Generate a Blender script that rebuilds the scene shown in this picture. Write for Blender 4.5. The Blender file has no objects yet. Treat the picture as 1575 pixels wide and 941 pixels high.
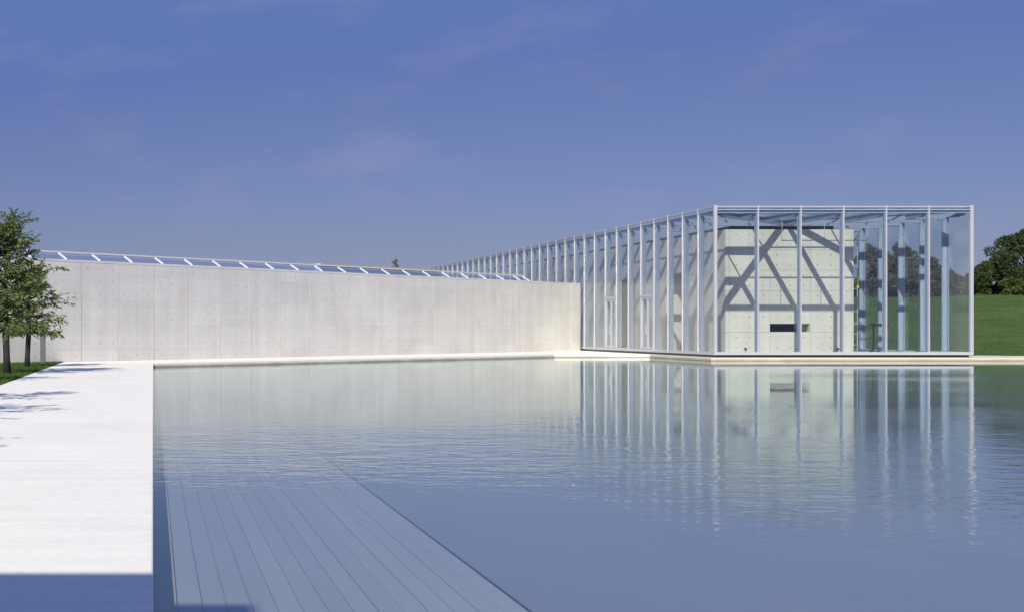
import bpy, bmesh, math, random
from mathutils import Vector, Matrix
R = math.radians
scn = bpy.context.scene
C = scn.collection
rng = random.Random(7)
E = 1.19                      # eye height above the terrace (terrace top is z = 0)

# ------------------------------------------------------------------ camera
cam = bpy.data.cameras.new('camera')
co = bpy.data.objects.new('camera', cam); C.objects.link(co)
co.location = (0, 0, E); co.rotation_euler = (R(90), 0, 0)
cam.sensor_width = 36; cam.lens = 2170*36/1575
cam.shift_x = (787.5-236)/1575; cam.shift_y = (505.5-470.5)/1575
cam.clip_start = .05; cam.clip_end = 6000
scn.camera = co

# ------------------------------------------------------------------ light
SUN = Vector((.43, 1.0, -.77)).normalized()          # the way the light travels
elev = math.asin(-SUN.z)
az = math.atan2(-SUN.x, -SUN.y)                      # clockwise from +Y
world = bpy.data.worlds.new('World'); scn.world = world; world.use_nodes = True
wn, wl = world.node_tree.nodes, world.node_tree.links
for n in list(wn): wn.remove(n)
wo = wn.new('ShaderNodeOutputWorld'); bg = wn.new('ShaderNodeBackground')
sky = wn.new('ShaderNodeTexSky'); sky.sky_type = 'NISHITA'; sky.sun_disc = False
sky.sun_elevation = elev; sky.sun_rotation = az % (2*math.pi)
sky.altitude = 0; sky.air_density = 1.0; sky.dust_density = 0.4; sky.ozone_density = 3.0
bg.inputs[1].default_value = .10
# colour of this evening-blue film sky and its thin cloud wisps
gam = wn.new('ShaderNodeGamma'); gam.inputs[1].default_value = .9
tint = wn.new('ShaderNodeMix'); tint.data_type = 'RGBA'; tint.blend_type = 'MULTIPLY'
tint.inputs[0].default_value = 1; tint.inputs[7].default_value = (.39, .385, .617, 1)
flo = wn.new('ShaderNodeMix'); flo.data_type = 'RGBA'; flo.blend_type = 'LIGHTEN'   # overhead it stays as deep as the top of the view, not deeper
flo.inputs[0].default_value = 1; flo.inputs[7].default_value = (1.0, 1.62, 3.9, 1)
tc = wn.new('ShaderNodeTexCoord'); mp = wn.new('ShaderNodeMapping'); mp.inputs['Scale'].default_value = (2.2, 2.2, 6.0)
mp.inputs['Location'].default_value = (1.9, .7, .15)
cn = wn.new('ShaderNodeTexNoise'); cn.inputs['Scale'].default_value = 4.2; cn.inputs['Detail'].default_value = 6; cn.inputs['Roughness'].default_value = .55
cr = wn.new('ShaderNodeMapRange'); cr.inputs[1].default_value = .52; cr.inputs[2].default_value = .80; cr.inputs[3].default_value = 0; cr.inputs[4].default_value = .27
cl = wn.new('ShaderNodeMix'); cl.data_type = 'RGBA'; cl.inputs[7].default_value = (3.3, 3.2, 4.8, 1)
wl.new(sky.outputs[0], gam.inputs[0]); wl.new(gam.outputs[0], tint.inputs[6])
wl.new(tc.outputs['Generated'], mp.inputs[0]); wl.new(mp.outputs[0], cn.inputs['Vector'])
wl.new(cn.outputs[0], cr.inputs[0]); wl.new(cr.outputs[0], cl.inputs[0])
wl.new(tint.outputs[2], flo.inputs[6]); wl.new(flo.outputs[2], cl.inputs[6]); wl.new(cl.outputs[2], bg.inputs[0]); wl.new(bg.outputs[0], wo.inputs[0])

sl = bpy.data.lights.new('sun', 'SUN'); sl.energy = 5.0; sl.angle = R(.53); sl.color = (1, .925, .76)
so = bpy.data.objects.new('sun', sl); C.objects.link(so)
so.rotation_euler = SUN.to_track_quat('-Z', 'Y').to_euler()
so.location = (-20, -40, 60)

vs = scn.view_settings
vs.view_transform = 'Standard'; vs.look = 'None'; vs.gamma = 1; vs.exposure = .21
cy = scn.cycles
cy.use_denoising = True
cy.max_bounces = 10; cy.diffuse_bounces = 4; cy.glossy_bounces = 5; cy.transmission_bounces = 6
cy.transparent_max_bounces = 48
cy.caustics_reflective = True; cy.blur_glossy = 0
cy.sample_clamp_indirect = 30

# ------------------------------------------------------------------ helpers
class MB:
    def __init__(s): s.v = []; s.f = []
    def quad(s, a, b, c, d):
        n = len(s.v); s.v += [tuple(a), tuple(b), tuple(c), tuple(d)]; s.f.append((n, n+1, n+2, n+3))
    def box(s, x0, x1, y0, y1, z0, z1):
        n = len(s.v)
        s.v += [(x0,y0,z0),(x1,y0,z0),(x1,y1,z0),(x0,y1,z0),(x0,y0,z1),(x1,y0,z1),(x1,y1,z1),(x0,y1,z1)]
        s.f += [tuple(n+i for i in q) for q in ((3,2,1,0),(4,5,6,7),(0,1,5,4),(1,2,6,5),(2,3,7,6),(3,0,4,7))]
        return s
    def bar(s, a, b, w, h):
        """box section bar from a to b, w across, h high"""
        a, b = Vector(a), Vector(b); d = (b-a).normalized()
        up = Vector((0,0,1)) if abs(d.z) < .95 else Vector((0,1,0))
        sd = d.cross(up).normalized(); u = sd.cross(d).normalized()
        n = len(s.v)
        for p in (a, b):
            for i, j in ((-1,-1),(1,-1),(1,1),(-1,1)): s.v.append(tuple(p + sd*i*w/2 + u*j*h/2))
        s.f += [tuple(n+i for i in q) for q in ((0,1,2,3),(7,6,5,4),(0,4,5,1),(1,5,6,2),(2,6,7,3),(3,7,4,0))]
        return s
    def tube(s, pts, rad, k=8, cap=True):
        pts = [Vector(p) for p in pts]; m = len(pts); n = len(s.v)
        if not hasattr(rad, '__len__'): rad = [rad]*m
        ref = None
        for i, p in enumerate(pts):
            d = (pts[min(i+1, m-1)] - pts[max(i-1, 0)]).normalized()
            if ref is None: ref = Vector((1,0,0)) if abs(d.x) < .8 else Vector((0,1,0))
            a = (ref - d*ref.dot(d)).normalized(); b = d.cross(a); ref = a
            for j in range(k):
                t = 2*math.pi*j/k; s.v.append(tuple(p + (a*math.cos(t)+b*math.sin(t))*rad[i]))
        for i in range(m-1):
            for j in range(k):
                s.f.append((n+i*k+j, n+i*k+(j+1)%k, n+(i+1)*k+(j+1)%k, n+(i+1)*k+j))
        if cap:
            s.f.append(tuple(n+j for j in reversed(range(k)))); s.f.append(tuple(n+(m-1)*k+j for j in range(k)))
        return s
    def prism(s, poly, z0, z1):
        n = len(s.v); k = len(poly)
        s.v += [(x,y,z0) for x,y in poly] + [(x,y,z1) for x,y in poly]
        s.f.append(tuple(n+i for i in reversed(range(k)))); s.f.append(tuple(n+k+i for i in range(k)))
        for i in range(k): s.f.append((n+i, n+(i+1)%k, n+k+(i+1)%k, n+k+i))
        return s
    def mesh(s, name, mat, smooth=False):
        me = bpy.data.meshes.new(name); me.from_pydata(s.v, [], s.f); me.update()
        if mat: me.materials.append(mat)
        if smooth: me.polygons.foreach_set('use_smooth', [True]*len(me.polygons))
        return me
    def build(s, name, mat, parent=None, smooth=False, bevel=0, loc=None, rz=0):
        o = bpy.data.objects.new(name, s.mesh(name, mat, smooth)); C.objects.link(o)
        if parent: o.parent = parent
        if loc: o.location = loc
        o.rotation_euler.z = rz
        if bevel:
            b = o.modifiers.new('bevel', 'BEVEL'); b.width = bevel; b.segments = 2; b.limit_method = 'ANGLE'
        return o
def put(name, me, parent, loc, rz=0):
    o = bpy.data.objects.new(name, me); C.objects.link(o); o.parent = parent; o.location = loc; o.rotation_euler.z = rz
    return o
def tag(o, label, cat, group=None):
    o['label'] = label; o['category'] = cat
    if group: o['group'] = group
    return o
def thing(name, label, cat, loc=(0,0,0), rz=0, group=None):
    o = bpy.data.objects.new(name, None); C.objects.link(o); o.location = loc; o.rotation_euler.z = rz
    o.empty_display_size = .3
    return tag(o, label, cat, group)
def struct(o): o['kind'] = 'structure'; return o
def stuff(o): o['kind'] = 'stuff'; return o

# ------------------------------------------------------------------ materials
class NT:
    def __init__(s, name):
        s.m = bpy.data.materials.new(name); s.m.use_nodes = True
        s.n, s.l = s.m.node_tree.nodes, s.m.node_tree.links
        for x in list(s.n): s.n.remove(x)
        s.out = s.n.new('ShaderNodeOutputMaterial')
    def new(s, t, **kw):
        x = s.n.new('ShaderNode'+t)
        for k, v in kw.items(): setattr(x, k, v)
        return x
    def link(s, a, b): s.l.new(a, b)
    def val(s, sock, v):
        if hasattr(v, 'is_linked') or hasattr(v, 'links'): s.l.new(v, sock)
        else: sock.default_value = v
    def math(s, op, a, b=None, c=None):
        x = s.new('Math', operation=op); s.val(x.inputs[0], a)
        if b is not None: s.val(x.inputs[1], b)
        if c is not None: s.val(x.inputs[2], c)
        return x.outputs[0]
    def mix(s, f, a, b, mode='MIX'):
        x = s.new('Mix', data_type='RGBA', blend_type=mode); s.val(x.inputs[0], f); s.val(x.inputs[6], a); s.val(x.inputs[7], b)
        return x.outputs[2]
    def noise(s, vec, scale, detail=4, rough=.55, sc3=None, dist=0):
        if sc3:
            mp = s.new('Mapping'); mp.inputs['Scale'].default_value = sc3; s.link(vec, mp.inputs[0]); vec = mp.outputs[0]
        x = s.new('TexNoise'); x.inputs['Scale'].default_value = scale; x.inputs['Detail'].default_value = detail
        x.inputs['Roughness'].default_value = rough; x.inputs['Distortion'].default_value = dist
        s.link(vec, x.inputs['Vector']); return x.outputs[0]
    def ramp(s, v, a, b, lo=0., hi=1.):
        x = s.new('MapRange', interpolation_type='SMOOTHSTEP'); s.val(x.inputs[0], v)
        for i, q in zip((1,2,3,4), (a,b,lo,hi)): s.val(x.inputs[i], q)
        return x.outputs[0]
    def pos(s): return s.new('NewGeometry').outputs['Position']
    def obj(s): return s.new('TexCoord').outputs['Object']
    def bump(s, h, strength=.3, dist=.02):
        x = s.new('Bump'); x.inputs['Strength'].default_value = strength; x.inputs['Distance'].default_value = dist
        s.link(h, x.inputs['Height']); return x.outputs[0]
    def principled(s, col, rough=.7, metal=0, normal=None, spec=None):
        p = s.new('BsdfPrincipled'); s.val(p.inputs['Base Color'], col); s.val(p.inputs['Roughness'], rough)
        p.inputs['Metallic'].default_value = metal
        if spec is not None: p.inputs['Specular IOR Level'].default_value = spec
        if normal is not None: s.link(normal, p.inputs['Normal'])
        s.link(p.outputs[0], s.out.inputs[0]); return p
    def finish(s, shader): s.link(shader, s.out.inputs[0]); return s.m

def rgb(r, g, b): return (r, g, b, 1)

def concrete(name, base, tie=None, var=.05, stain=.35, dark=.45):
    t = NT(name); P = t.pos(); O = t.obj()
    big = t.noise(P, .35, 5, .6); fine = t.noise(P, 9, 6, .65)
    streak = t.noise(P, 1.6, 5, .6, (1, 1, .12))
    horiz = t.noise(P, 1.1, 4, .6, (.25, .25, 3.5))
    rnd = t.new('ObjectInfo').outputs['Random']
    v = t.math('MULTIPLY_ADD', t.math('SUBTRACT', big, .5), .30, 1.0)
    v = t.math('MULTIPLY_ADD', t.math('SUBTRACT', fine, .5), .16, v)
    v = t.math('MULTIPLY_ADD', t.math('SUBTRACT', streak, .5), .34, v)
    v = t.math('MULTIPLY_ADD', t.math('SUBTRACT', horiz, .5), .14, v)
    v = t.math('MULTIPLY_ADD', t.math('SUBTRACT', rnd, .5), var*2, v)
    col = t.mix(1, rgb(*base), v, 'MULTIPLY')
    warm = t.ramp(t.noise(P, .55, 5, .65), .56, .78, 0, stain)
    col = t.mix(warm, col, rgb(base[0]*.84, base[1]*.78, base[2]*.66))
    h = fine
    if tie:
        sx, sz = tie
        sp = t.new('SeparateXYZ'); t.link(O, sp.inputs[0])
        dx = t.math('SUBTRACT', t.math('FLOORED_MODULO', sp.outputs[0], sx), sx/2)
        dz = t.math('SUBTRACT', t.math('FLOORED_MODULO', sp.outputs[2], sz), sz/2)
        d = t.math('SQRT', t.math('ADD', t.math('MULTIPLY', dx, dx), t.math('MULTIPLY', dz, dz)))
        hole = t.ramp(d, .026, .042, 1, 0)
        keep = t.ramp(t.noise(P, 1.3, 2), .38, .55, .45, 1)
        hole = t.math('MULTIPLY', hole, keep)
        col = t.mix(t.math('MULTIPLY', hole, dark), col, rgb(.09, .09, .09))
        h = t.math('SUBTRACT', fine, t.math('MULTIPLY', hole, 2.0))
    t.principled(col, .72, normal=t.bump(h, .35, .006), spec=.3)
    return t.m

M = {}
M['wing'] = concrete('board_concrete', (.62, .612, .60), (1.895/3, .455), .035, .6, .36)
M['core'] = concrete('core_concrete', (.50, .495, .485), (.62, .47), .03, .2, .62)
M['pale_floor'] = concrete('pale_floor', (.72, .70, .66))
M['joint_concrete'] = concrete('joint_concrete', (.22, .21, .20))
M['plain_concrete'] = concrete('plain_concrete', (.40, .39, .38))

def stone(name, base):
    t = NT(name); P = t.pos()
    a = t.noise(P, .5, 5, .6); b = t.noise(P, 14, 6, .7); c = t.noise(P, 1.2, 5, .6, (.35, 3.2, 1))
    v = t.math('MULTIPLY_ADD', t.math('SUBTRACT', a, .5), .14, 1.0)
    v = t.math('MULTIPLY_ADD', t.math('SUBTRACT', b, .5), .30, v)
    v = t.math('MULTIPLY_ADD', t.math('SUBTRACT', c, .5), .26, v)
    col = t.mix(1, rgb(*base), v, 'MULTIPLY')
    pits = t.ramp(t.noise(P, 5, 4, .6, (.4, 2.4, 1)), .68, .76, 0, .30)
    col = t.mix(pits, col, rgb(base[0]*.58, base[1]*.53, base[2]*.45))
    # damp algae band just above the water line on the sides
    sp = t.new('SeparateXYZ'); t.link(P, sp.inputs[0])
    w = t.math('ADD', sp.outputs[2], t.math('MULTIPLY', t.math('SUBTRACT', t.noise(P, .8, 4), .5), .09))
    wet = t.ramp(w, -.125, -.05, .8, 0)
    col = t.mix(wet, col, rgb(.24, .20, .12))
    t.principled(col, .75, normal=t.bump(b, .4, .006), spec=.25)
    return t.m
M['rim_stone'] = stone('rim_stone', (.60, .57, .505))
M['stone'] = stone('pale_stone', (.77, .757, .725))

def paint(name, base, rough=.4, metal=0., var=.05):
    t = NT(name); P = t.pos()
    a = t.noise(P, 3, 4); v = t.math('MULTIPLY_ADD', t.math('SUBTRACT', a, .5), var*2, 1.0)
    t.principled(t.mix(1, rgb(*base), v, 'MULTIPLY'), rough, metal)
    return t.m
M['steel'] = paint('silver_blue_paint', (.23, .28, .40), .38)
M['rail_paint'] = paint('light_frame_paint', (.40, .41, .48), .35)
M['white_paint'] = paint('white_frame_paint', (.66, .66, .70), .35)
M['bronze'] = paint('dark_bronze', (.05, .042, .03), .45)
M['galv'] = paint('galvanised_steel', (.52, .53, .55), .35, .6)
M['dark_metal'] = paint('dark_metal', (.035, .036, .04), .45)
M['slate'] = paint('slate_blue_cladding', (.24, .31, .46), .5)
M['black'] = paint('black_membrane', (.02, .02, .02), .7)
M['yellow'] = paint('yellow_tag', (.75, .72, .05), .5)
M['post'] = paint('grey_post_paint', (.10, .105, .125), .5)
M['gravel'] = paint('roof_gravel', (.50, .46, .38), .9)

def glass(name, tintc, ior=1.5, rough=0.0):
    t = NT(name)
    geo = t.new('NewGeometry')
    i = t.math('MULTIPLY_ADD', geo.outputs['Backfacing'], 1/ior-ior, ior)   # same Fresnel from either side of the sheet
    fr = t.new('Fresnel'); t.link(i, fr.inputs['IOR'])
    tr = t.new('BsdfTransparent'); tr.inputs[0].default_value = rgb(*tintc)
    gl = t.new('BsdfGlossy'); gl.inputs['Color'].default_value = rgb(.96, .98, 1); gl.inputs['Roughness'].default_value = rough
    mx = t.new('MixShader'); t.link(fr.outputs[0], mx.inputs[0]); t.link(tr.outputs[0], mx.inputs[1]); t.link(gl.outputs[0], mx.inputs[2])
    return t.finish(mx.outputs[0])
M['glass'] = glass('clear_green_glass', (.945, .968, .958), 1.52, .18)
M['roof_glass'] = glass('roof_glass', (.91, .935, .935))
M['sky_glass'] = glass('skylight_glass', (.965, .98, 1.0))

# water: Fresnel mix of a clear surface over the real pool floor and a rippled mirror
def water():
    t = NT('pool_water'); P = t.pos()
    sp = t.new('SeparateXYZ'); t.link(P, sp.inputs[0]); X, Y = sp.outputs[0], sp.outputs[1]
    n1 = t.noise(P, 6.5, 3, .5, (.6, 1.0, 1), .3)
    n2 = t.noise(P, 16.0, 2, .5, (.7, 1.0, 1))
    n3 = t.noise(P, 2.2, 2, .5, (.5, 1, 1))
    h = t.math('ADD', t.math('MULTIPLY', n1, .0070), t.math('ADD', t.math('MULTIPLY', n2, .0010), t.math('MULTIPLY', n3, .0078)))
    patch = t.ramp(t.noise(P, .10, 3, .55, (.6, 1, 1)), .36, .60, .12, 1.1)
    # breeze: sheltered under the far wall, ruffled in the open
    open_ = t.math('SUBTRACT', t.math('ADD', Y, t.math('MULTIPLY', X, -.55)), 0)
    shelter = t.ramp(open_, 14, 27, 1.0, .16)
    near = t.ramp(t.math('MULTIPLY_ADD', X, .8, Y), 9.5, 16, .12, 1.0)
    gust = t.math('MULTIPLY', t.math('MULTIPLY', t.ramp(Y, 34, 38.5, 0, 1), t.ramp(Y, 39.5, 44, 1, 0)), t.ramp(X, 15, 25, 0, 1.2))
    amp = t.math('ADD', t.math('MULTIPLY', t.math('MULTIPLY', patch, shelter), near), gust)
    hh = t.math('MULTIPLY', t.math('SUBTRACT', h, .5*(.0070+.0010+.0078)), amp)
    b = t.new('Bump'); b.inputs['Strength'].default_value = 1; b.inputs['Distance'].default_value = 1.0; t.link(hh, b.inputs['Height'])
    fr = t.new('Fresnel'); t.link(t.math('MULTIPLY_ADD', t.new('NewGeometry').outputs['Backfacing'], 1/1.33-1.33, 1.33), fr.inputs['IOR']); t.link(b.outputs[0], fr.inputs['Normal'])
    tr = t.new('BsdfTransparent'); tr.inputs[0].default_value = rgb(.93, .965, .98)
    gl = t.new('BsdfGlossy'); gl.inputs['Roughness'].default_value = .015; gl.inputs['Color'].default_value = rgb(.925, .985, .943)
    t.link(b.outputs[0], gl.inputs['Normal'])
    mx = t.new('MixShader'); t.link(fr.outputs[0], mx.inputs[0]); t.link(tr.outputs[0], mx.inputs[1]); t.link(gl.outputs[0], mx.inputs[2])
    return t.finish(mx.outputs[0])
M['water'] = water()

def floor_mat(name, base, far_col=None):
    t = NT(name); P = t.pos()
    a = t.noise(P, 1.2, 5, .6, (1, .2, 1)); b = t.noise(P, 20, 4, .6)
    rnd = t.new('ObjectInfo').outputs['Random']
    v = t.math('MULTIPLY_ADD', t.math('SUBTRACT', a, .5), .25, 1.0)
    v = t.math('MULTIPLY_ADD', t.math('SUBTRACT', b, .5), .15, v)
    v = t.math('MULTIPLY_ADD', t.math('SUBTRACT', rnd, .5), .10, v)
    col = t.mix(1, rgb(*base), v, 'MULTIPLY')
    if far_col:            # plank colour blends to a second tone farther out
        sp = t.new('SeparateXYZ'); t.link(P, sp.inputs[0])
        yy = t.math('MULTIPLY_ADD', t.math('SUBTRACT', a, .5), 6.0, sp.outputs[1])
        col = t.mix(t.ramp(yy, 7, 27, 0, .95), col, rgb(*far_col))
    t.principled(col, .8, spec=.2)
    return t.m
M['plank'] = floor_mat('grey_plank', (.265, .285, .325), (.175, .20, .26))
M['pool_floor'] = floor_mat('pool_floor', (.175, .20, .26))

def grass_mat(name, a, b, s=1.0):
    t = NT(name); P = t.pos()
    n = t.noise(P, .5*s, 6, .65, (.6, 1.5, 1)); f = t.noise(P, 8*s, 5, .7, (.6, 1.4, 1))
    m = t.math('ADD', t.math('MULTIPLY', n, .55), t.math('MULTIPLY', f, .5))
    col = t.mix(t.ramp(m, .42, .62), rgb(*a), rgb(*b))
    t.principled(col, .9, normal=t.bump(f, .6, .05), spec=.1)
    return t.m
M['grass'] = grass_mat('meadow_grass', (.038, .078, .02), (.088, .135, .043))
M['lawn'] = grass_mat('lawn_grass', (.03, .065, .012), (.06, .12, .022), 2)

def leaf_mat(name, a, b, transl=.35):
    t = NT(name); g = t.new('NewGeometry')
    n = t.noise(g.outputs['Position'], .9, 3)
    m = t.math('ADD', t.math('MULTIPLY', g.outputs['Random Per Island'], .65), t.math('MULTIPLY', n, .4))
    col = t.mix(m, rgb(*a), rgb(*b))
    d = t.new('BsdfPrincipled'); t.link(col, d.inputs['Base Color']); d.inputs['Roughness'].default_value = .5
    d.inputs['Specular IOR Level'].default_value = .35
    tl = t.new('BsdfTranslucent'); t.link(t.mix(1, col, rgb(1.25, 1.2, .6), 'MULTIPLY'), tl.inputs[0])
    mx = t.new('MixShader'); mx.inputs[0].default_value = transl
    t.link(d.outputs[0], mx.inputs[1]); t.link(tl.outputs[0], mx.inputs[2])
    return t.finish(mx.outputs[0])
M['leaf'] = leaf_mat('cherry_leaf', (.06, .098, .028), (.23, .28, .11))
M['leaf_brown'] = leaf_mat('bronze_leaf', (.062, .064, .04), (.15, .14, .09), .2)
M['leaf_dark'] = leaf_mat('dark_green_leaf', (.022, .045, .018), (.075, .115, .042), .2)
M['leaf_yellow'] = leaf_mat('yellow_green_leaf', (.06, .085, .02), (.13, .17, .05), .3)
M['blade'] = leaf_mat('grass_blade', (.035, .08, .012), (.085, .16, .03), .35)
M['hill_blade'] = leaf_mat('meadow_blade', (.035, .07, .018), (.10, .15, .045), .25)

def bark_mat():
    t = NT('bark'); P = t.pos(); n = t.noise(P, 14, 5, .65, (1, 1, .25))
    t.principled(t.mix(n, rgb(.008, .008, .008), rgb(.032, .028, .025)), .9, normal=t.bump(n, .8, .02))
    return t.m
M['bark'] = bark_mat()

# ------------------------------------------------------------------ setting
Y0W = 54.3                         # the wing wall runs along Y = Y0W + X
G = (23.69, 34.49, 59.5, 59.5+42*1.8)   # pavilion glass lines x0, x1, y0, y1
X0, X1, Y0, Y1 = G
BAY = 1.8
WATER = -.14

g = MB()
g.quad((-3000,-3000,-2.6),(3000,-3000,-2.6),(3000,4000,-2.6),(-3000,4000,-2.6))
struct(g.build('ground', M['grass']))

def grid_mesh(xs, ys, fz):
    m = MB(); nx = len(xs)
    for y in ys:
        for x in xs: m.v.append((x, y, fz(x, y)))
    for j in range(len(ys)-1):
        for i in range(nx-1):
            a = j*nx+i; m.f.append((a, a+1, a+nx+1, a+nx))
    return m
def sstep(a, b, x):
    t = max(0, min(1, (x-a)/(b-a))); return t*t*(3-2*t)

# lawn to the left of the walkway
lw = MB().prism([(-120,-60),(-3.25,-60),(-3.25,50.9),(-120,-65)], -1.2, -.03)
lw = MB().prism([(-160,-80),(-3.25,-80),(-3.25,51.05),(-134,-79.7)], -1.2, -.03)
struct(lw.build('lawn', M['lawn']))

# walkway, terrace along the wing and the stone rim of the pool
wk = MB().prism([(-3.25,-30),(0,-30),(0,48.985),(-3.25,48.985)], -1.0, 0)
struct(wk.build('walkway', M['stone'], bevel=.012))
te = MB().prism([(-3.25,49.0),(0,49.0),(18.75,66.0),(23.66,66.0),(23.66,77.96),(-3.25,51.05)], -1.0, -.002)
struct(te.build('terrace', M['stone'], bevel=.012))
kb = MB().prism([(23.2,58.7),(90,58.7),(90,63.0),(38,63.0),(38,140),(23.67,140),(23.67,66.0),(23.2,65.98)], -1.0, -.004)
struct(kb.build('pool_rim', M['rim_stone'], bevel=.012))

# pool: floor, plank shelf beside the walkway, water
pf = MB(); pf.quad((-.5,-30,-.242),(110,-30,-.242),(110,80,-.242),(-.5,80,-.242))
floor_o = struct(pf.build('pool_floor', M['pool_floor']))
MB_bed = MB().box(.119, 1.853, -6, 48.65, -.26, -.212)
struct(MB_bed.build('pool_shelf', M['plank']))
struct(MB().box(1.8535, 1.876, -6, 48.6, -.26, -.2075).build('pool_step_shade', M['dark_metal']))  # added dark strip, paints the step's shadow line along the shelf edge
led = MB().box(.002, .118, -6, 48.7, -.234, -.20)
struct(led.build('pool_ledge', M['stone']))
PW = .1235
deck = bpy.data.objects.new('plank_floor', None); C.objects.link(deck); struct(deck)
L = [14.0, 13.0, 15.0, 14.0]
plank_me = {}
for i in range(14):
    y = -6 + (0 if i % 2 == 0 else -1.0) * 3 + rng.uniform(-2, 2)
    for k in range(5):
        ln = 11.5
        a, b = max(-6, y), min(48.6, y+ln); y += ln
        if b - a < .5: continue
        key = round(b-a, 2)
        if key not in plank_me:
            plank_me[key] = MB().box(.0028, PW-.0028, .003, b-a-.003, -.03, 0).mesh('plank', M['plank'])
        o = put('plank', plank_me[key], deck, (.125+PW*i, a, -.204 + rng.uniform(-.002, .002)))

w = MB(); w.quad((0,-30,WATER),(110,-30,WATER),(110,80,WATER),(0,80,WATER))
struct(w.build('water', M['water']))

# grass embankment right of the pavilion
def hill(x, y):
    d = sstep(66, 112, y + .06*(x-60)) * sstep(36.5, 44, x)
    return -.02 + d*(3.72) + .05*math.sin(x*.7+y*.3)*d + .07*math.sin(x*.23-y*.19)*d + .06*math.sin(x*1.3+.5)*d*sstep(95, 112, y)
xs = [36.0+i*.9 for i in range(110)]; ys = [61.5+i*.9 for i in range(100)]
def hill_z(x, y): return hill(x, y) if y > 62.5 else -.02
em = grid_mesh(xs, ys, hill_z)
struct(em.build('embankment', M['grass'], smooth=True))

# ------------------------------------------------------------------ wing: long concrete wall with a skylight
S2 = math.sqrt(.5)
def along(X): return (X, Y0W+X)
WROWS = [(-1.19,-.77),(-.77,.14),(.14,1.05),(1.05,1.96),(1.96,2.49)]
wing = thing('gallery_wing', 'long low board-marked concrete wing with a slanted skylight strip running along its top', 'building', (-1.294, Y0W-1.294, 0), R(45))
PITCH = 1.895
# local frame of the wing: x along the wall, -y towards the pool
back = MB()
tend = (23.58+1.294)/S2
back.box(-11.9, tend-.02, .012, .45, .0, 3.60)
back.build('wall_body', M['joint_concrete'], wing)
cop = MB().box(-11.9, tend, .0, .5, 3.605, 3.683)
cop.build('coping', M['wing'], wing, bevel=.008)
pm = {}
ncol0, ncol1 = -6, 19
for c in range(ncol0, ncol1):
    x = c*PITCH
    wdt = min(PITCH, tend - x)
    if wdt < .15: break
    for r, (z0, z1) in enumerate(WROWS):
        z1c = min(z1, 2.41); base = (-.77-.91) if r == 0 else z0
        key = (r if r in (0, 4) else 1, round(wdt, 2))
        if key not in pm:
            pm[key] = MB().box(.013, wdt-.013, 0, .034, z0-base+(.0015 if r else 0), z1c-base-.0015).mesh('panel', M['wing'])
        put('panel', pm[key], wing, (x, rng.uniform(-.003, .003), base+E))
# skylight: bars at an even pitch, a pane between each two, a rail along the top
SP = 1.66; SD, SH = .45, .26
xb_end = (19.86+1.294)/S2
bars = [xb_end-.9] + [xb_end-.9-SP*(i+1) for i in range(21)]
bars = [xb_end] + bars
zt = 3.683
bm_ = MB().bar((0, .10, zt+.01), (0, .10+SD, zt+SH), .05, .06).mesh('skylight_bar', M['white_paint'])
for b in bars: put('skylight_bar', bm_, wing, (b, 0, 0))
for i in range(len(bars)-1):
    wd = bars[i]-bars[i+1]
    q = MB(); n = Vector((0, -SH, SD)).normalized()*.012
    a0, a1 = Vector((-wd+.03, .10, zt+.012)), Vector((-.03, .10, zt+.012)); u = Vector((0, SD, SH-.012))
    for off in (Vector((0,0,0)), n): pass
    vs_ = [a0, a1, a1+u, a0+u]; q.v = [tuple(v) for v in vs_]+[tuple(v+n) for v in vs_]
    q.f = [(3,2,1,0),(4,5,6,7),(0,1,5,4),(1,2,6,5),(2,3,7,6),(3,0,4,7)]
    q.build('skylight_pane', M['sky_glass'], wing, loc=(bars[i], 0, 0))
MB().box(bars[-1]-.1, xb_end+.05, .10+SD-.03, .10+SD+.06, zt+SH+.02, zt+SH+.075).build('skylight_rail', M['white_paint'], wing)
MB().box(bars[-1]-.1, xb_end+.02, .10+SD+.06, .10+SD+3.0, zt-.06, zt-.01).build('roof', M['dark_metal'], wing)

# second wing seen as a thin line behind the first
bk = thing('rear_wing', 'thin pale roof edge of a second wing showing just above the skylight strip', 'building', (0, 70, 0), 0)
def rear(x): xh = (x-236)/2170; Y = 70/(1-xh); return Vector((Y-70, Y-70, 0))
pa, pb = rear(488), rear(672)
ZR = .0516*70 + E
MB().bar(pa+Vector((0,0,ZR/2-.08)), pb+Vector((0,0,ZR/2-.08)), .4, ZR-.16).build('wall', M['slate'], bk)
MB().bar(pa+Vector((0,0,ZR-.04)), pb+Vector((0,0,ZR-.04)), .46, .14).build('roof_edge', M['gravel'], bk)

# ------------------------------------------------------------------ glass pavilion
pav = thing('glass_pavilion', 'long glass and steel pavilion with slender mullions wrapped around the concrete hall', 'building', (0, 0, 0))
ZF = .10                      # floor
ZB0, ZB1 = .10, .225          # bottom rail
ZT = 6.345
NB = 42
# floor slab, set back under the rail so a dark gap shows
MB().box(X0+.17, X1-.17, Y0+.17, Y1-.17, ZF, ZF+.02).build('floor', M['pale_floor'], pav)
MB().box(X0+.06, X1-.06, Y0+.06, Y1-.06, -.003, ZF-.003).build('plinth', M['dark_metal'], pav)
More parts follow.
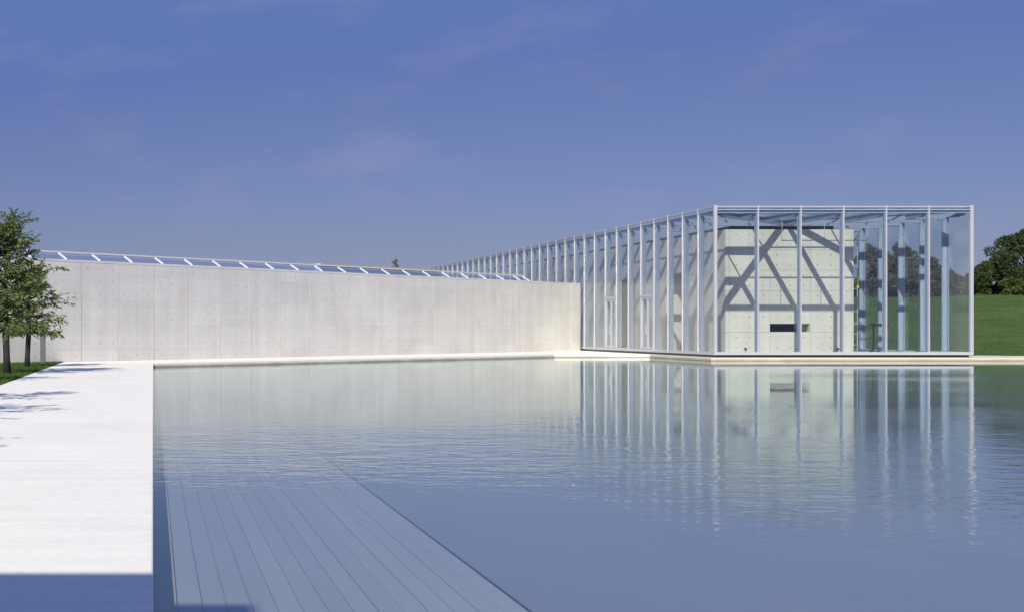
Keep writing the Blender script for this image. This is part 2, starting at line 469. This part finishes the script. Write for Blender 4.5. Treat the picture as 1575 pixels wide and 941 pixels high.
# rails
def rails(z0, z1, out, inn, name, mat):
    MB().box(X0-out, X1+out, Y0-out, Y0+inn, z0, z1).build(name, mat, pav)
    MB().box(X0-out, X1+out, Y1-inn, Y1+out, z0, z1).build(name, mat, pav)
    MB().box(X0-out, X0+inn, Y0+inn, Y1-inn, z0, z1).build(name, mat, pav)
    MB().box(X1-inn, X1+out, Y0+inn, Y1-inn, z0, z1).build(name, mat, pav)
rails(ZB0, ZB1, .05, .16, 'bottom_rail', M['rail_paint'])
rails(ZT-.045, ZT, .05, .05, 'top_rail', M['rail_paint'])
rails(ZT-.165, ZT-.135, .035, .05, 'head_rail', M['rail_paint'])
rails(ZT-.29, ZT-.175, -.055, .13, 'eave_beam', M['steel'])
# mullions and columns
mc = MB().box(-.026, .026, -.062, -.001, ZB0+.004, ZT+.03).mesh('mullion', M['rail_paint'])
cc = MB(); cc.box(-.045, .045, .03, .052, ZB1, ZT-.19).box(-.045, .045, .208, .23, ZB1, ZT-.19).box(-.03, .03, .052, .208, ZB1, ZT-.19)
cm = cc.mesh('column', M['steel'])
k0 = MB().box(-.064, .064, -.064, .064, ZB0-.004, ZT+.035).mesh('corner_mullion', M['rail_paint'])
for x, y in ((X0,Y0),(X1,Y0),(X0,Y1),(X1,Y1)): put('corner_mullion', k0, pav, (x, y, 0))
pane = MB().box(.04, BAY-.04, 0, .014, ZB1, ZT-.045).mesh('pane', M['glass'])
pane_door = MB().box(.04, BAY-.04, 0, .014, ZF+2.74, ZT-.045).mesh('pane', M['glass'])
DOORS = (4, 7)
for k in range(6):
    if k:
        put('mullion', mc, pav, (X0+k*BAY, Y0, 0)); put('column', cm, pav, (X0+k*BAY, Y0, 0))
        put('mullion', mc, pav, (X0+k*BAY, Y1, 0), math.pi); put('column', cm, pav, (X0+k*BAY, Y1, 0), math.pi)
    put('pane', pane, pav, (X0+k*BAY, Y0, 0))
    put('pane', pane, pav, (X0+(k+1)*BAY, Y1, 0), math.pi)
for k in range(NB):
    if k:
        # -90 deg turns local -y (outside) to -x
        put('mullion', mc, pav, (X0, Y0+k*BAY, 0), -R(90)); put('column', cm, pav, (X0, Y0+k*BAY, 0), -R(90))
        put('mullion', mc, pav, (X1, Y0+k*BAY, 0), R(90)); put('column', cm, pav, (X1, Y0+k*BAY, 0), R(90))
    put('pane', pane_door if k in DOORS else pane, pav, (X0, Y0+(k+1)*BAY, 0), -R(90))
    put('pane', pane, pav, (X1, Y0+k*BAY, 0), R(90))
# glazed double doors
for k in DOORS:
    yb = Y0+k*BAY
    fr = MB()
    fr.box(X0-.05, X0+.07, yb+.042, yb+.11, ZB1, ZF+2.60).box(X0-.05, X0+.07, yb+BAY-.11, yb+BAY-.042, ZB1, ZF+2.60)
    fr.box(X0-.05, X0+.07, yb+.042, yb+BAY-.042, ZF+2.60, ZF+2.74)
    d = fr.build('door', M['rail_paint'], pav)
    for s in (0, 1):
        a = yb+.118+s*(BAY/2-.113); b = a+BAY/2-.123
        lf = MB().box(X0-.03, X0+.03, a, a+.07, ZB1+.01, ZF+2.59).box(X0-.03, X0+.03, b-.07, b, ZB1+.01, ZF+2.59)
        lf.box(X0-.03, X0+.03, a+.07, b-.07, ZB1+.01, ZB1+.12).box(X0-.03, X0+.03, a+.07, b-.07, ZF+2.51, ZF+2.59)
        lf.build('leaf_frame', M['rail_paint'], d)
        MB().box(X0-.006, X0+.006, a+.07, b-.07, ZB1+.12, ZF+2.51).build('pane', M['glass'], d)
        hy = b-.035 if s == 0 else a+.035
        MB().tube([(X0-.03, hy, .95), (X0-.09, hy, .95), (X0-.09, hy, 1.45), (X0-.03, hy, 1.45)], .016, 6).build('handle', M['galv'], d)
# roof: cross beams, hip beams to the corners, edge beams, purlins, glass
ZR0, ZR1 = ZT-.43, ZT-.19
zb = (ZR0+ZR1)/2; hb = ZR1-ZR0
XM = (X0+X1)/2
def ibeam(a, b, wd, h, z):
    m = MB(); A = (a[0], a[1]); B = (b[0], b[1]); q = h/2
    m.bar((*A, z), (*B, z), .03, h-.06); m.bar((*A, z+q-.015), (*B, z+q-.015), wd, .03); m.bar((*A, z-q+.015), (*B, z-q+.015), wd, .03)
    return m
def beam(a, b, wd=.14, h=hb, z=zb, name='roof_beam', mat='steel'):
    return ibeam(a, b, wd, h, z).build(name, M[mat], pav)
full = ibeam((X0+.17, 0), (X1-.17, 0), .14, hb, zb).mesh('roof_beam', M['steel'])
for k in range(3, NB-2): put('roof_beam', full, pav, (0, Y0+k*BAY, 0))
for yy, sgn in ((Y0, 1), (Y1, -1)):
    for k in (1, 2):
        y = yy+sgn*k*BAY
        beam((X0+.17, y), (X0+k*BAY-.10, y)); beam((X1-.17, y), (X1-k*BAY+.10, y))
        for xx, s in ((X0, 1), (X1, -1)):
            x = xx+s*k*BAY; beam((x, yy+sgn*.17), (x, y-sgn*.10))
    beam((XM, yy+sgn*.17), (XM, yy+sgn*(3*BAY-.12)))
    for xx, s in ((X0, 1), (X1, -1)):
        beam((xx+s*.16, yy+sgn*.16), (XM-s*.10, yy+sgn*(3*BAY-.10)), .16, hb+.02, name='hip_beam')
pur = MB().bar((0, Y0+.06, ZT-.165), (0, Y1-.06, ZT-.165), .05, .045).mesh('purlin', M['steel'])
for k in range(1, 6): put('purlin', pur, pav, (X0+k*BAY, 0, 0))
gb = MB().bar((X0+.06, 0, ZT-.12), (X1-.06, 0, ZT-.12), .05, .04).mesh('glazing_bar', M['steel'])
for k in range(1, NB): put('glazing_bar', gb, pav, (0, Y0+k*BAY, 0))
rp = MB().box(X0+.055, XM-.01, .03, BAY-.03, ZT-.10, ZT-.086).mesh('roof_pane', M['roof_glass'])
rp2 = MB().box(XM+.01, X1-.055, .03, BAY-.03, ZT-.10, ZT-.086).mesh('roof_pane', M['roof_glass'])
for k in range(NB):
    put('roof_pane', rp, pav, (0, Y0+k*BAY, 0)); put('roof_pane', rp2, pav, (0, Y0+k*BAY, 0))
# struts between column heads and roof beams, and thin tie rods
st = MB()
st.bar((X0+.22, 0, ZR0-.16), (X0+.46, 0, ZR0+.02), .03, .03)
sm = st.mesh('strut', M['steel'])
st2 = MB().bar((X1-.22, 0, ZR0-.16), (X1-.46, 0, ZR0+.02), .03, .03).mesh('strut', M['steel'])
for k in range(1, NB):
    put('strut', sm, pav, (0, Y0+k*BAY, 0)); put('strut', st2, pav, (0, Y0+k*BAY, 0))
for k in range(3, NB-6, 6):
    ya, yb = Y0+k*BAY, Y0+(k+3)*BAY
    for a, b in (((X0+.2, ya), (XM, yb)), ((XM, ya), (X0+.2, yb)), ((X1-.2, ya), (XM, yb)), ((XM, ya), (X1-.2, yb))):
        MB().tube([(a[0], a[1], ZR0-.02), (b[0], b[1], ZR0-.02)], .012, 5).build('tie_rod', M['galv'], pav)

# ------------------------------------------------------------------ concrete hall inside the pavilion
CX0, CX1, CY0, CY1 = 26.27, 32.16, 64.8, 131.4
ZC = 4.55+E
hall = thing('concrete_hall', 'tall pale concrete hall with a narrow slot window standing inside the glass pavilion', 'building', (0, 0, 0))
TW = .30; PN = .04
ROW = (ZC-ZF)/6
# openings: (left face y0, y1, top)
OPA = (77.0, 80.4, 2.74+E); OPB = (70.15, 72.3, 2.78+E)
SLOT = (28.32, 30.14, 1.056, 1.423)
b = MB()
cx0, cy0 = CX0+PN, CY0+PN
# front wall pieces round the slot
b.box(cx0, SLOT[0], cy0, cy0+TW, ZF, ZC).box(SLOT[1], CX1, cy0, cy0+TW, ZF, ZC)
b.box(SLOT[0], SLOT[1], cy0, cy0+TW, ZF, SLOT[2]).box(SLOT[0], SLOT[1], cy0, cy0+TW, SLOT[3], ZC)
# left wall pieces round the openings
ye = [cy0+TW, OPB[0], OPB[1], OPA[0], OPA[1], CY1]
b.box(cx0, cx0+TW, ye[0], ye[1], ZF, ZC).box(cx0, cx0+TW, ye[2], ye[3], ZF, ZC).box(cx0, cx0+TW, ye[4], ye[5], ZF, ZC)
b.box(cx0, cx0+TW, ye[1], ye[2], OPB[2], ZC).box(cx0, cx0+TW, ye[3], ye[4], OPA[2], ZC)
# passages behind the openings
for o_, dp in ((OPB, 1.6), (OPA, 2.4)):
    b.box(cx0+TW, cx0+dp, o_[0]-.2, o_[0], ZF, o_[2]).box(cx0+TW, cx0+dp, o_[1], o_[1]+.2, ZF, o_[2])
    b.box(cx0+TW, cx0+dp, o_[0]-.2, o_[1]+.2, o_[2], o_[2]+.2).box(cx0+dp, cx0+dp+.2, o_[0]-.2, o_[1]+.2, ZF, o_[2]+.2)
# right wall with a low window, back wall, roof
b.box(CX1-TW, CX1, cy0+TW, 67.9, ZF, ZC).box(CX1-TW, CX1, 70.2, CY1, ZF, ZC)
b.box(CX1-TW, CX1, 67.9, 70.2, ZF, .6).box(CX1-TW, CX1, 67.9, 70.2, 2.2, ZC)
b.box(cx0+TW, CX1-TW, CY1-TW, CY1, ZF, ZC)
b.box(cx0+TW, CX1-TW, cy0+TW, CY1-TW, ZC-.3, ZC-.002)
b.build('wall_body', M['core'], hall)
# formwork panels, front
cols = [CX0, CX0+.19, 28.32, 30.19, 32.0, CX1]
cols = [CX0, 26.45, 28.32, 30.19, 32.06]
def panel(x0, x1, z0, z1, base, face):
    return MB().box(.006, x1-x0-.006, 0, PN-.001, z0-base+.005, z1-base-.005).mesh('panel', M['core'])
for i in range(len(cols)):
    xa = cols[i]; xb = cols[i+1] if i+1 < len(cols) else CX1
    for r in range(6):
        z0 = ZF+r*ROW; z1 = z0+ROW
        if i == 1+0 and False: pass
        if abs(xa-SLOT[0]) < .01 and r == 1:
            put('panel', panel(xa, xb, SLOT[3], z1, z0, 0), hall, (xa, CY0, z0)); 
            put('panel', panel(SLOT[1], xb, z0, SLOT[3], z0, 0), hall, (SLOT[1], CY0, z0)) if xb-SLOT[1] > .03 else None
            continue
        put('panel', panel(xa, xb, z0, z1, z0, 0), hall, (xa, CY0+rng.uniform(-.002, .002), z0))
# left face: turned so local x runs from far to near
pcache = {}
LP = 1.87
yy = CY0+PN
edges = [yy]
while edges[-1] < CY1-.1: edges.append(min(edges[-1]+LP, CY1))
for i in range(len(edges)-1):
    for r in range(6):
        z0 = ZF+r*ROW; z1 = z0+ROW
        segs = [(edges[i], edges[i+1], z0, z1)]
        for o_ in (OPA, OPB):
            ns = []
            for (a, b_, c, d) in segs:
                if b_ <= o_[0] or a >= o_[1] or c >= o_[2]: ns.append((a, b_, c, d)); continue
                if a < o_[0]-.02: ns.append((a, o_[0], c, d))
                if b_ > o_[1]+.02: ns.append((o_[1], b_, c, d))
                if d > o_[2]+.02: ns.append((max(a, o_[0]), min(b_, o_[1]), o_[2], d))
            segs = ns
        for (a, b_, c, d) in segs:
            key = (round(b_-a, 3), round(c-z0, 3), round(d-z0, 3))
            if key not in pcache: pcache[key] = panel(0, b_-a, c, d, z0, 1)
            put('panel', pcache[key], hall, (CX0+rng.uniform(-.002, .002), b_, z0), -R(90))
MB().box(CX0+.35, CX1-.75, CY0+.35, CY1-.4, ZC, ZC+.17).build('roof_upstand', M['black'], hall)
for a, b_ in ((OPA[0]+.01, OPA[0]+1.69), (OPA[0]+1.71, OPA[1]-.01)):
    MB().box(cx0+.16, cx0+.22, a, b_, ZF+.02, OPA[2]-.004).build('door', M['bronze'], hall, bevel=.006)

# ------------------------------------------------------------------ small things inside the pavilion
rail = thing('lighting_rail', 'thin white horizontal rail hung on rods in front of the concrete hall', 'lighting rail', (29.0, 61.1, 5.0))
MB().tube([(-1.8, 0, 0), (1.95, 0, 0)], .022, 6).build('rail', M['rail_paint'], rail)
for x in (-1.78, .06, 1.93): MB().tube([(x, 0, 0), (x, 0, ZR0-5.0+.05)], .013, 6).build('rod', M['rail_paint'], rail)
MB().box(.0, .14, -.05, .05, -.05, .03).build('clamp', M['rail_paint'], rail, bevel=.01)

lad = thing('scaffold_ladder', 'upright steel scaffold ladder with a yellow tag beside the right edge of the concrete hall', 'ladder', (32.93, 66.0, ZF))
for x in (0, -.48): MB().tube([(x, 0, 0), (x, 0, 5.15)], .024, 8).build('pole', M['galv'], lad)
for i in range(9): MB().tube([(-.48, 0, .35+i*.52), (0, 0, .35+i*.52)], .017, 6).build('rung', M['galv'], lad)
MB().box(-.03, .05, -.04, -.028, 3.0, 3.45).build('tag', M['yellow'], lad)
MB().tube([(-.45, .03, 4.75), (.05, .03, 5.45)], .02, 6).build('brace', M['dark_metal'], lad)
MB().tube([(-.48, .03, 1.95), (-.05, .03, 2.35)], .02, 6).build('brace', M['galv'], lad)
MB().tube([(-.45, .0, 1.31), (.42, .0, 1.31)], .022, 6).build('hand_rail', M['galv'], lad)

tr = thing('trestle', 'dark metal trestle frame standing by the white columns right of the ladder', 'trestle', (33.55, 65.2, ZF))
MB().box(-.40, .42, -.06, .06, 1.20, 1.34).build('top_beam', M['dark_metal'], tr)
for x in (-.30, .30):
    MB().bar((x, -.05, 0), (x*.93, 0, 1.2), .05, .05).build('leg', M['dark_metal'], tr)
MB().box(-.42, .44, -.10, .10, 0, .05).build('foot_beam', M['dark_metal'], tr)

for i, (x, y, lab) in enumerate(((27.08, 64.55, 'small black floor spotlight at the left foot of the concrete hall front'),
                                 (31.30, 64.55, 'small black floor spotlight at the right foot of the concrete hall front'))):
    s = thing('floor_spotlight', lab, 'spotlight', (x, y, ZF), 0, 'floor spotlights in front of the hall')
    MB().tube([(0, -.06, .16), (0, .02, .20)], [.062, .05], 10).build('lamp_body', M['dark_metal'], s)
    MB().tube([(0, 0, 0), (0, 0, .16)], .014, 6).build('stem', M['dark_metal'], s)
    MB().tube([(0, 0, 0), (0, 0, .02)], .06, 10).build('base', M['dark_metal'], s)

# ------------------------------------------------------------------ entrance wall behind the camera (its shadow falls on the walkway)
ew = thing('entrance_wall', 'tall free-standing concrete wall at the near end of the walkway', 'wall', (-4, -1.15, 0))
MB().box(-3.2, 1.0, -.15, .15, -.35, 6.07).build('wall_body', M['plain_concrete'], ew)

# ------------------------------------------------------------------ trees
def leaf_quad(m, p, d, ln, wd, r):
    """a folded leaf: two triangles pairs meeting at the midrib"""
    d = d.normalized(); s = d.cross(Vector((r.uniform(-1,1), r.uniform(-1,1), r.uniform(.2,1)))).normalized()
    nrm = s.cross(d)
    n = len(m.v); mid = p + d*ln*.45 + nrm*ln*.03
    m.v += [tuple(p), tuple(mid + s*wd*.5 + nrm*wd*.15), tuple(p+d*ln - nrm*ln*.08), tuple(mid - s*wd*.5 + nrm*wd*.15)]
    m.f += [(n, n+1, n+2), (n, n+2, n+3)]

def young_tree(name, label, loc, H, th, tr_, crad, seed, nb=46, leaf=(.14, .05), group=None, per=9):
    r = random.Random(seed)
    t = thing(name, label, 'tree', loc, 0, group)
    tk = MB(); pts = []; nseg = 9; top = H*.9
    bx, by = r.uniform(-.1,.1), r.uniform(-.1,.1)
    for i in range(nseg):
        f = i/(nseg-1); pts.append((bx*f*f + .03*math.sin(5*f+seed), by*f*f, f*top))
    rad = [tr_*(1.18 if i == 0 else 1)*(1-.9*(i/(nseg-1))**1.1) for i in range(nseg)]
    for i in range(nseg):
        if pts[i][2] < th*1.3: rad[i] = max(rad[i], tr_*.96)
    tk.tube(pts, rad, 10)
    lv = MB(); lb = MB()
    def trunk_at(z):
        f = z/top; return Vector((bx*f*f, by*f*f, z))
    for i in range(nb):
        f = (i+.5)/nb
        z = th + (H*.88-th)*f**.95
        a = i*2.399 + r.uniform(-.4, .4)
        ln = crad*(1.0-.60*f**1.6)*r.uniform(.5, 1.25)
        if f < .12: ln *= .8
        up = .12 + .85*f + r.uniform(-.15, .2)
        p0 = trunk_at(z); d = Vector((math.cos(a), math.sin(a), up)).normalized()
        prev = p0; n = 6; bp = [p0]
        for k in range(1, n+1):
            u = k/n
            q = p0 + d*ln*u + Vector((0, 0, -.16*ln*u*u*(1.3-f))) + Vector((r.uniform(-.05,.05), r.uniform(-.05,.05), r.uniform(-.04,.04)))
            bp.append(q)
        lb.tube(bp, [max(.006, .028*(1-k/(n+1))*(1.1-f*.6)) for k in range(n+1)], 5, cap=False)
        for k in range(1, n+1):
            for s_ in range(3 if k > 1 else 2):
                base = bp[k-1].lerp(bp[k], r.random())
                td = (d + Vector((r.uniform(-1.1,1.1), r.uniform(-1.1,1.1), r.uniform(-.65,.55)))).normalized()
                tl = r.uniform(.18, .46)*(.7+.3*crad/1.5)
                tip = base + td*tl + Vector((0,0,-.08*tl))
                lb.tube([base, tip], [.006, .003], 3, cap=False)
                for q in range(per):
                    u = (q+r.random())/per
                    p = base.lerp(tip, u)
                    ld = (td*.7 + Vector((r.uniform(-1,1), r.uniform(-1,1), r.uniform(-.95,.25)))).normalized()
                    leaf_quad(lv, p, ld, leaf[0]*r.uniform(.65, 1.15), leaf[1]*r.uniform(.8, 1.2), r)
    tk.build('trunk', M['bark'], t, smooth=True)
    lb.build('branches', M['bark'], t)
    lv.build('crown', M['leaf'], t)
    return t
young_tree('cherry_tree', 'leafy young tree with a thick dark trunk nearest the left edge of the picture', (-3.90, 37.6, -.03), 4.35, 1.02, .095, 1.62, 3, 46, group='trees on the lawn beside the walkway')
young_tree('cherry_tree', 'smaller leafy tree with a slimmer dark trunk just behind the nearest tree', (-3.93, 44.2, -.03), 3.2, 1.05, .085, 1.12, 5, 30, group='trees on the lawn beside the walkway')
for i, (x, y, sd, wh) in enumerate(((-4.7, 31.0, 11, 'farthest'), (-4.3, 16.6, 12, 'second nearest'), (-4.2, 21.5, 15, 'second farthest'), (-4.4, 9.6, 13, 'nearest'))):
    young_tree('cherry_tree', 'leafy tree beyond the left edge, casting the '+wh+' shadow streaks on the walkway', (x, y, -.03), 4.3 if i else 3.4, 1.3, .09, 1.5 if i else 1.2, sd, 17, per=4, leaf=(.13, .05), group='trees on the lawn beside the walkway')

po = thing('bollard', 'square grey post standing on the grass in front of the concrete wall', 'post', (-3.84, 49.0, -.03))
MB().box(-.09, .09, -.09, .09, 0, 1.16).build('shaft', M['post'], po, bevel=.008)
MB().box(-.094, .094, -.094, .094, 1.161, 1.20).build('cap', M['post'], po, bevel=.006)

def bushy_tree(name, label, loc, H, rx, ry, seed, mat, n=6000, leaf=.26, group=None, low=.05, lobes=26, cat='tree', lr=1.0):
    r = random.Random(seed)
    t = thing(name, label, cat, loc, 0, group)
    tk = MB(); lv = MB()
    tk.tube([(0,0,-.3), (.05,0,H*.3), (-.03,.05,H*.62)], [H*.03, H*.022, H*.008], 8)
    Ls = []
    for i in range(lobes):
        f = (i+.5)/lobes; z = H*(low + (.93-low)*f)
        prof = math.sin(math.pi*min(1, .22+.78*f)**1.15)**.7 if f < .98 else .3
        a = i*2.4+r.uniform(-.5,.5); q = r.uniform(.25, .85)*max(.1, prof)
        c = Vector((math.cos(a)*rx*q, math.sin(a)*ry*q, z)); rad = lr*r.uniform(.16, .30)*min(rx, H*.55)*(1-.35*f)
        Ls.append((c, rad))
        tk.tube([(0, 0, z*.45), tuple(c*.6+Vector((0,0,z*.3))), tuple(c)], [H*.010, H*.006, .012], 5, cap=False)
        for s in range(3):
            dd = Vector((r.gauss(0,1), r.gauss(0,1), r.gauss(.3,.7))).normalized()
            tk.tube([tuple(c), tuple(c+dd*rad*1.05)], [.015, .006], 4, cap=False)
    tw = sum(q[1]**2 for q in Ls)
    for c, rad in Ls:
        for i in range(int(n*rad*rad/tw)):
            d = Vector((r.gauss(0,1), r.gauss(0,1), r.gauss(0,1))).normalized()
            sp = rad*(r.uniform(.45, 1.0)**.5)*r.uniform(.85, 1.22)
            p = c + Vector((d.x*sp*1.1, d.y*sp*1.1, d.z*sp*.9))
            if p.z < .02: continue
            leaf_quad(lv, p, (d*.8+Vector((r.uniform(-1,1), r.uniform(-1,1), r.uniform(-.6,.7)))), leaf*r.uniform(.6,1.2), leaf*.62*r.uniform(.7,1.2), r)
    tk.build('trunk', M['bark'], t, smooth=True); lv.build('crown', M[mat], t)
    return t
def at(x, Y): return ((x-236)/2170*Y)
# brown-green trees seen through the glass
for (px, Y, topy, wpx, sd, lab) in (
    (1337, 124, 374, 34, 31, 'bronze tree on the embankment partly hidden by the right edge of the concrete hall'),
    (1362, 128, 386, 34, 32, 'bronze tree on the embankment seen behind the white mullion right of the ladder'),
    (1388, 122, 373, 40, 33, 'tallest rounded bronze tree seen through the glass in the middle of the row'),
    (1424, 126, 393, 36, 34, 'bronze tree sloping down right of the tallest one behind the glass'),
    (1452, 124, 410, 26, 35, 'small bronze tree near the right end of the row behind the glass'),
    (1474, 130, 424, 26, 36, 'lowest thin bronze bush at the right end of the row behind the glass')):
    X = at(px, Y); zb_ = hill(X, 111)-.1; zt_ = (505.5-topy)*Y/2170+E
    bushy_tree('bronze_tree', lab, (X, Y, zb_), zt_-zb_, wpx*Y/2170, wpx*Y/2170, sd, 'leaf_brown', 7000, .24, 'bronze trees behind the embankment', .04)
X = at(1586, 118)
bushy_tree('evergreen_tree', 'big dark green spreading tree on the embankment at the right edge of the picture', (X, 118, 3.6), 6.1, 5.6, 4.8, 41, 'leaf_dark', 46000, .19, None, .04, 120, lr=.72)
bushy_tree('evergreen_tree', 'low dark green tree just right of the pavilion corner, left of the big one', (at(1522, 119), 119, 3.6), 3.2, 2.3, 2.2, 42, 'leaf_dark', 12000, .22, None, .03, 36)
bushy_tree('shrub', 'yellow-green shrub at the foot of the big dark tree on the right edge', (at(1556, 114), 114, 3.55), 1.7, 2.0, 1.2, 43, 'leaf_yellow', 3500, .18, None, .05, 16, 'shrub')
bushy_tree('distant_tree', 'tiny far tree peeking over the skylight of the long wing', (at(608, 190), 190, 0), (505.5-391)*190/2170+E, .8, .8, 51, 'leaf_brown', 700, .22, None, .6, 14)

# ------------------------------------------------------------------ grass blades
def blades(name, spots, mat, hh, ww, r):
    m = MB()
    for x, y, z in spots:
        a = r.uniform(0, 6.28); h = hh*r.uniform(.5, 1.2); w2 = ww*r.uniform(.6, 1.2)
        dx, dy = math.cos(a)*w2, math.sin(a)*w2; n = len(m.v)
        m.v += [(x-dx, y-dy, z), (x+dx, y+dy, z), (x+r.uniform(-.4,.4)*h, y+r.uniform(-.4,.4)*h, z+h)]
        m.f.append((n, n+1, n+2))
    return stuff(m.build(name, M[mat]))
r = random.Random(21)
sp = []
for i in range(60000):
    x = -3.26-abs(r.gauss(0, 2.2)); y = r.uniform(24, 54.3)
    if y > 51.0 + (x+3.25) - .03: continue
    sp.append((x, y, -.035))
blades('lawn_grass', sp, 'blade', .085, .012, r)
sp = []
for i in range(90000):
    y = 63.2+ (r.random()**1.0)*52; x0_ = max(36.2, y*.50); x = r.uniform(x0_, y*.63+2)
    sp.append((x, y, hill_z(x, y)-.02))
blades('embankment_grass', sp, 'hill_blade', .07, .022, r)
